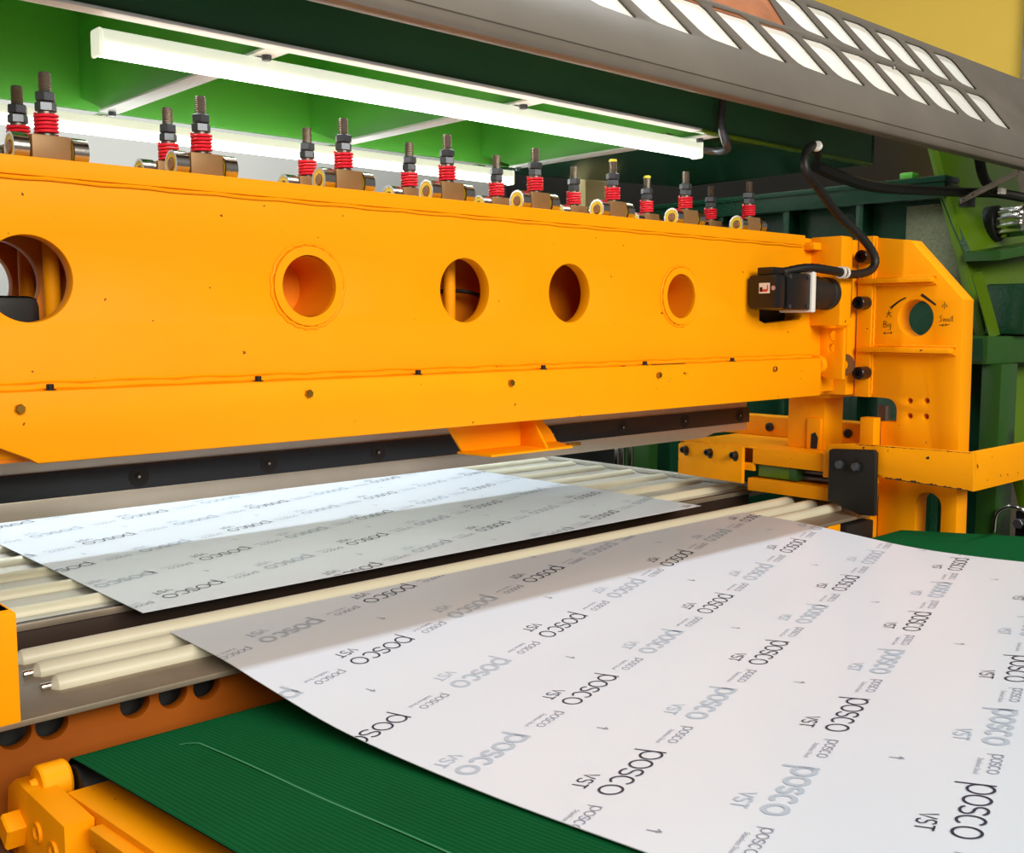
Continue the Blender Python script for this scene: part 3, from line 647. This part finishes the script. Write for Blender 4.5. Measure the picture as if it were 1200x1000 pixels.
# ------------------------------------------------------------------ LED tube lamps
def tube_lamp(y, label):
    x0, x1, zc = .523, 1.722, .3405
    t = thing('led_tube_lamp', (1.12, y, .324), label, 'tube lamp', 'led tube lamps under the green frame')
    bm = bmesh.new(); n = 10
    prof = [(-.0125, .0), (-.0135, .006), (-.0125, .0145), (-.010, .0165), (.010, .0165), (.0125, .0145), (.0135, .006), (.0125, .0)]
    A = [bm.verts.new((x0+.006, y+a, zc+b)) for a, b in prof]; B_ = [bm.verts.new((x1-.006, y+a, zc+b)) for a, b in prof]
    for k in range(len(prof)): k2 = (k+1) % len(prof); bm.faces.new((A[k], A[k2], B_[k2], B_[k]))
    bm.faces.new(A); bm.faces.new(B_[::-1]); obj('lamp_housing', bm, 'lamp_body', t)
    prof = [(.0132*math.cos(math.radians(a)), .016*math.sin(math.radians(a))) for a in range(180, 361, 15)]
    bm = bmesh.new(); A = [bm.verts.new((x0+.006, y+a, zc+b)) for a, b in prof]; B_ = [bm.verts.new((x1-.006, y+a, zc+b)) for a, b in prof]
    for k in range(len(prof)): k2 = (k+1) % len(prof); bm.faces.new((A[k], A[k2], B_[k2], B_[k]))
    bm.faces.new(A); bm.faces.new(B_[::-1]); obj('lamp_diffuser', bm, 'lamp', t)
    for xa, xb in ((x0, x0+.0065), (x1-.0065, x1)): obj('end_cap', box(xa, xb, y-.0142, y+.0142, zc-.0165, zc+.0172, .004, 2), 'lamp_body', t)
    for x in (.75, 1.225, 1.62): obj('mounting_clip', box(x-.012, x+.012, y-.011, y+.011, zc+.0165, zc+.0205, .001), 'chrome', t)
    return t
tube_lamp(1.32, 'near bright LED tube lamp hung under the green frame front edge')
tube_lamp(1.87, 'far bright LED tube lamp behind the row of springs')
bm = bmesh.new(); tube(bm, smooth_path([(1.722, 1.318, .343), (1.738, 1.285, .337), (1.722, 1.25, .336), (1.69, 1.231, .345), (1.672, 1.229, .375), (1.676, 1.228, .42), (1.68, 1.228, .47)]), .008, 12)
tag(obj('lamp_conduit', bm, 'nut'), 'dark grey conduit bending up from the end of near lamp', 'conduit')

# ------------------------------------------------------------------ grey slotted hood
HD = thing('slotted_hood', (1.8, 1.15, .385), 'grey steel hood panel with rows of slanted window slots', 'hood')
hd = Vector((0, .407, .914)); hn = Vector((0, -.914, .407)); h0 = Vector((0, 1.098, .408))
slot = [(-.006, .001), (-.002, .003), (.076, .0055), (.102, .0015), (.119, -.0075), (.186, -.072), (.186, -.0755), (.181, -.0775), (.100, -.073), (.082, -.068), (.067, -.060), (-.006, -.003)]
def leaf(x, t): return [(x+a, t+b) for a, b in slot]
lower = [leaf(2.549-.1425*k, .1535) for k in range(11)]
upper = [[(2.452-.1365*k+a*.93, .243+b*.93) for a, b in slot] for k in range(6)]
rust_hole = [(1.30, .1685), (1.70, .1665), (1.775, .1665), (1.785, .171), (1.755, .232), (1.745, .238), (1.30, .238)]
pl = plate('XY', 0, .003, [(-.5, -.004), (3.4, -.004), (3.4, .262), (-.5, .262)], lower+upper+[rust_hole], .0006)
for v in pl.verts:
    a, t, c = v.co; v.co = Vector((a, 0, 0))+h0+hd*t+hn*c
hp_ = obj('hood_panel', pl, 'hood', HD)
bm = bmesh.new()   # rounded lower lip and top return
sec = [(1.098, .4045), (1.0965, .400), (1.0975, .388), (1.101, .3845), (1.125, .3845), (1.125, .3875), (1.102, .388), (1.1005, .400), (1.1015, .4045)]
A = [bm.verts.new((-.5, y, z)) for y, z in sec]; B_ = [bm.verts.new((3.4, y, z)) for y, z in sec]
for k in range(len(sec)): k2 = (k+1) % len(sec); bm.faces.new((A[k], A[k2], B_[k2], B_[k]))
bm.faces.new(A); bm.faces.new(B_[::-1]); obj('hood_lip', bm, 'hood', HD, ang=50)
top = h0+hd*.262; obj('hood_top_return', box(-.5, 3.4, top.y-.002, top.y+.10, top.z-.003, top.z+.001, .0008), 'hood', HD)
fb = plate('XY', -.0065, .003, [(.9, .06), (2.85, .06), (2.85, .255), (.9, .255)], [], .0005)
for v in fb.verts: a, t, c = v.co; v.co = Vector((a, 0, 0))+h0+hd*t+hn*c
obj('frosted_window_sheet', fb, 'frost', HD)
rb = plate('XY', -.0032, .002, [(1.28, .155), (1.60, .1535), (1.80, .158), (1.77, .245), (1.28, .245)], [], .0005)
for v in rb.verts: a, t, c = v.co; v.co = Vector((a, 0, 0))+h0+hd*t+hn*c
tag(obj('patch_plate', rb, 'rust', HD), 'rusty copper brown plate behind a window')
bolt_head(h0+hd*.158+Vector((2.20, 0, 0)), hn, .005, .003, True, 'chrome', HD)

# ------------------------------------------------------------------ green machine housing right of the side frame
GH = thing('green_machine_housing', (3.3, 1.7, -1.40), 'dark green ribbed machine housing behind the orange side frame', 'machine housing')
side = [(2.40, -1.40), (2.40, .345), (1.375, .345), (1.375, .32), (1.30, .165), (1.235, -.04), (1.235, -1.40)]
obj('side_panel', plate('YZ', 2.96, .02, side, [], .001), 'green_dark', GH)
obj('top_rail', box(2.885, 2.97, 1.364, 2.42, .345, .404, .004), 'green_dark', GH)
obj('top_rail_cap', box(2.88, 2.97, 1.36, 2.42, .39, .406, .003), 'green_dark', GH)
for y in (2.12, 1.87, 1.62): obj('vertical_rib', box(2.89, 2.95, y-.012, y+.012, -.5, .346, .002), 'green_dark', GH)
obj('speckled_panel', plate('YZ', 2.945, .008, [(1.50, .06), (1.50, .335), (1.385, .335), (1.30, .15), (1.272, .06)], [], .001), 'speckle', GH)
bm = bmesh.new(); tube(bm, [(2.91, 1.378, .345), (2.91, 1.345, .27), (2.91, 1.305, .19)], .012, 4); obj('slanted_rib', bm, 'green_dark', GH)
bm = plate('XZ', 0, .03, [(2.90, -.75), (4.6, -.75), (4.6, .33), (3.42, .36), (3.42, .62), (2.90, .62)], [], .004)
for v in bm.verts: v.co.y += 1.25+(v.co.z+.05)*.30
obj('sloping_front_panel', bm, 'green_olive', GH)
bm = bmesh.new(); add_box(bm, 2.88, 4.2, 1.20, 1.30, .0, .026, .004, 2)
for v in bm.verts: v.co.z += .165+(v.co.x-2.88)*.12
obj('front_rail', bm, 'green_mid', GH)
obj('bolt_block', box(2.89, 2.93, 1.46, 1.50, .405, .425, .005), 'green', GH)
obj('cross_beam', box(2.66, 3.6, 1.13, 1.40, -.105, -.035, .003), 'green_mid', GH)
obj('end_face', box(2.655, 2.66, 1.14, 1.39, -.10, -.04, .001), 'green_dark', GH)
obj('front_post', box(2.70, 2.80, 1.11, 1.16, -1.40, -.105, .003), 'green_mid', GH)
obj('rear_post', box(2.62, 2.66, 1.24, 1.40, -1.40, -.105, .003), 'green_dark', GH)
bm = bmesh.new(); tube(bm, [(2.66, 1.165, .12), (2.70, 1.155, .04), (2.74, 1.15, -.03)], .018, 4); obj('diagonal_brace', bm, 'green_olive', GH)
obj('dark_recess', box(2.80, 3.6, 1.10, 1.2, -.03, .10, .004), 'green_dark', GH)
K2 = thing('ribbed_knob', (3.13, 1.28, .24), 'chrome and green ribbed knob on the sloping green panel', 'knob')
kd = Vector((.02, -1, .06)).normalized(); kc = Vector((3.13, 1.325, .285))
bm = bmesh.new(); lathe(bm, kc, kd, [(.052, -.02), (.052, .012), (.046, .016)], 30); obj('knob_collar', bm, 'rubber', K2)
bm = bmesh.new(); u, v, d = frame(kd); R0 = []
for h in (.016, .022, .085, .09):
    R0.append([bm.verts.new(kc+d*h+(u*math.cos(2*math.pi*k/48)+v*math.sin(2*math.pi*k/48))*((.044 if h in (.022, .085) else .039)-(.004 if k % 4 < 2 else 0))) for k in range(48)])
for a, b in zip(R0, R0[1:]):
    for k in range(48): bm.faces.new((a[k], a[(k+1) % 48], b[(k+1) % 48], b[k]))
bm.faces.new(R0[0][::-1]); bm.faces.new(R0[-1]); obj('knob_grip', bm, 'chrome', K2)
ST = thing('steel_link', (2.9, 1.25, .33), 'flat grey steel link running from green housing up to hood', 'link')
a_, b_ = Vector((2.86, 1.298, .331)), Vector((2.80, 1.14, .378)); d = (b_-a_); L_ = d.length; u_ = d.normalized(); n_ = Vector((-1, 0, 0)); n_ = (n_-u_*n_.dot(u_)).normalized(); s_ = u_.cross(n_)
lk = plate('XY', 0, .004, [(-.012, -.008), (L_+.012, -.008), (L_+.012, .008), (-.012, .008)], [circ(0, 0, .003, 12), circ(.035, 0, .003, 12)], .0006)
for v in lk.verts: p = v.co.copy(); v.co = a_+u_*p.x+s_*p.y+n_*p.z
obj('link_bar', lk, 'plate', ST); obj('pivot_block', box(2.862, 2.90, 1.282, 1.312, .312, .345, .003), 'black', ST)
bolt_head(a_+Vector((-.002, 0, 0)), -AX['X'], .006, .004, True, 'chrome', ST, 'pivot_bolt')
HV = thing('hydraulic_valve', (2.75, 1.02, -.56), 'dark hydraulic valve with chrome pipe below the guard bar', 'valve')
obj('valve_body', box(2.70, 2.80, .99, 1.06, -.58, -.47, .006, 2), 'black', HV)
bm = bmesh.new(); tube(bm, smooth_path([(2.69, 1.105, -.53), (2.69, 1.10, -.485), (2.69, 1.075, -.462), (2.69, 1.045, -.462), (2.70, 1.03, -.475)]), .005, 10); obj('chrome_pipe', bm, 'chrome', HV)
for y in (1.01, 1.045): obj('fitting', cyl((2.698, y, -.50), -AX['X'], .013, 0, .02, 6), 'nut', HV)
obj('valve_head', cyl((2.75, 1.03, -.47), 'Z', .025, 0, .05, 20), 'blackvoid', HV)
obj('valve_foot', box(2.68, 2.84, .98, 1.08, -1.40, -.585, .003), 'green_dark', HV)
tag(obj('blue_motor', cyl((2.77, 1.03, -.419), 'Z', .036, 0, .164, 24, .006), 'blue'), 'blue painted motor top behind the guard bar', 'motor')
# dark panels added for the unlit void behind, closing the view between the frames
MB_ = thing('rear_dark_filler', (2.9, 2.7, -1.40), 'dark panels and posts filling the unlit space behind the knife and springs', 'machine housing')
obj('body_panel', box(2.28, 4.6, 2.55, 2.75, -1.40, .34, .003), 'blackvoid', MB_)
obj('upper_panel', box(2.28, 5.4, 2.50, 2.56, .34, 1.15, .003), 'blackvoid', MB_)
obj('green_post', box(2.62, 2.70, 2.10, 2.2, -1.40, -.16, .003), 'green_dark', MB_)
obj('green_post', box(2.52, 2.56, 2.10, 2.2, -1.40, -.16, .003), 'green_mid', MB_)
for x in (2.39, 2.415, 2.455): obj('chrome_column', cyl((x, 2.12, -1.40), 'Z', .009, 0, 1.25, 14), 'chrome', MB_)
tag(obj('beige_box', box(2.17, 2.30, 2.05, 2.12, .18, .40, .008), 'beige'), 'small beige box in the dark gap behind the springs', 'box')
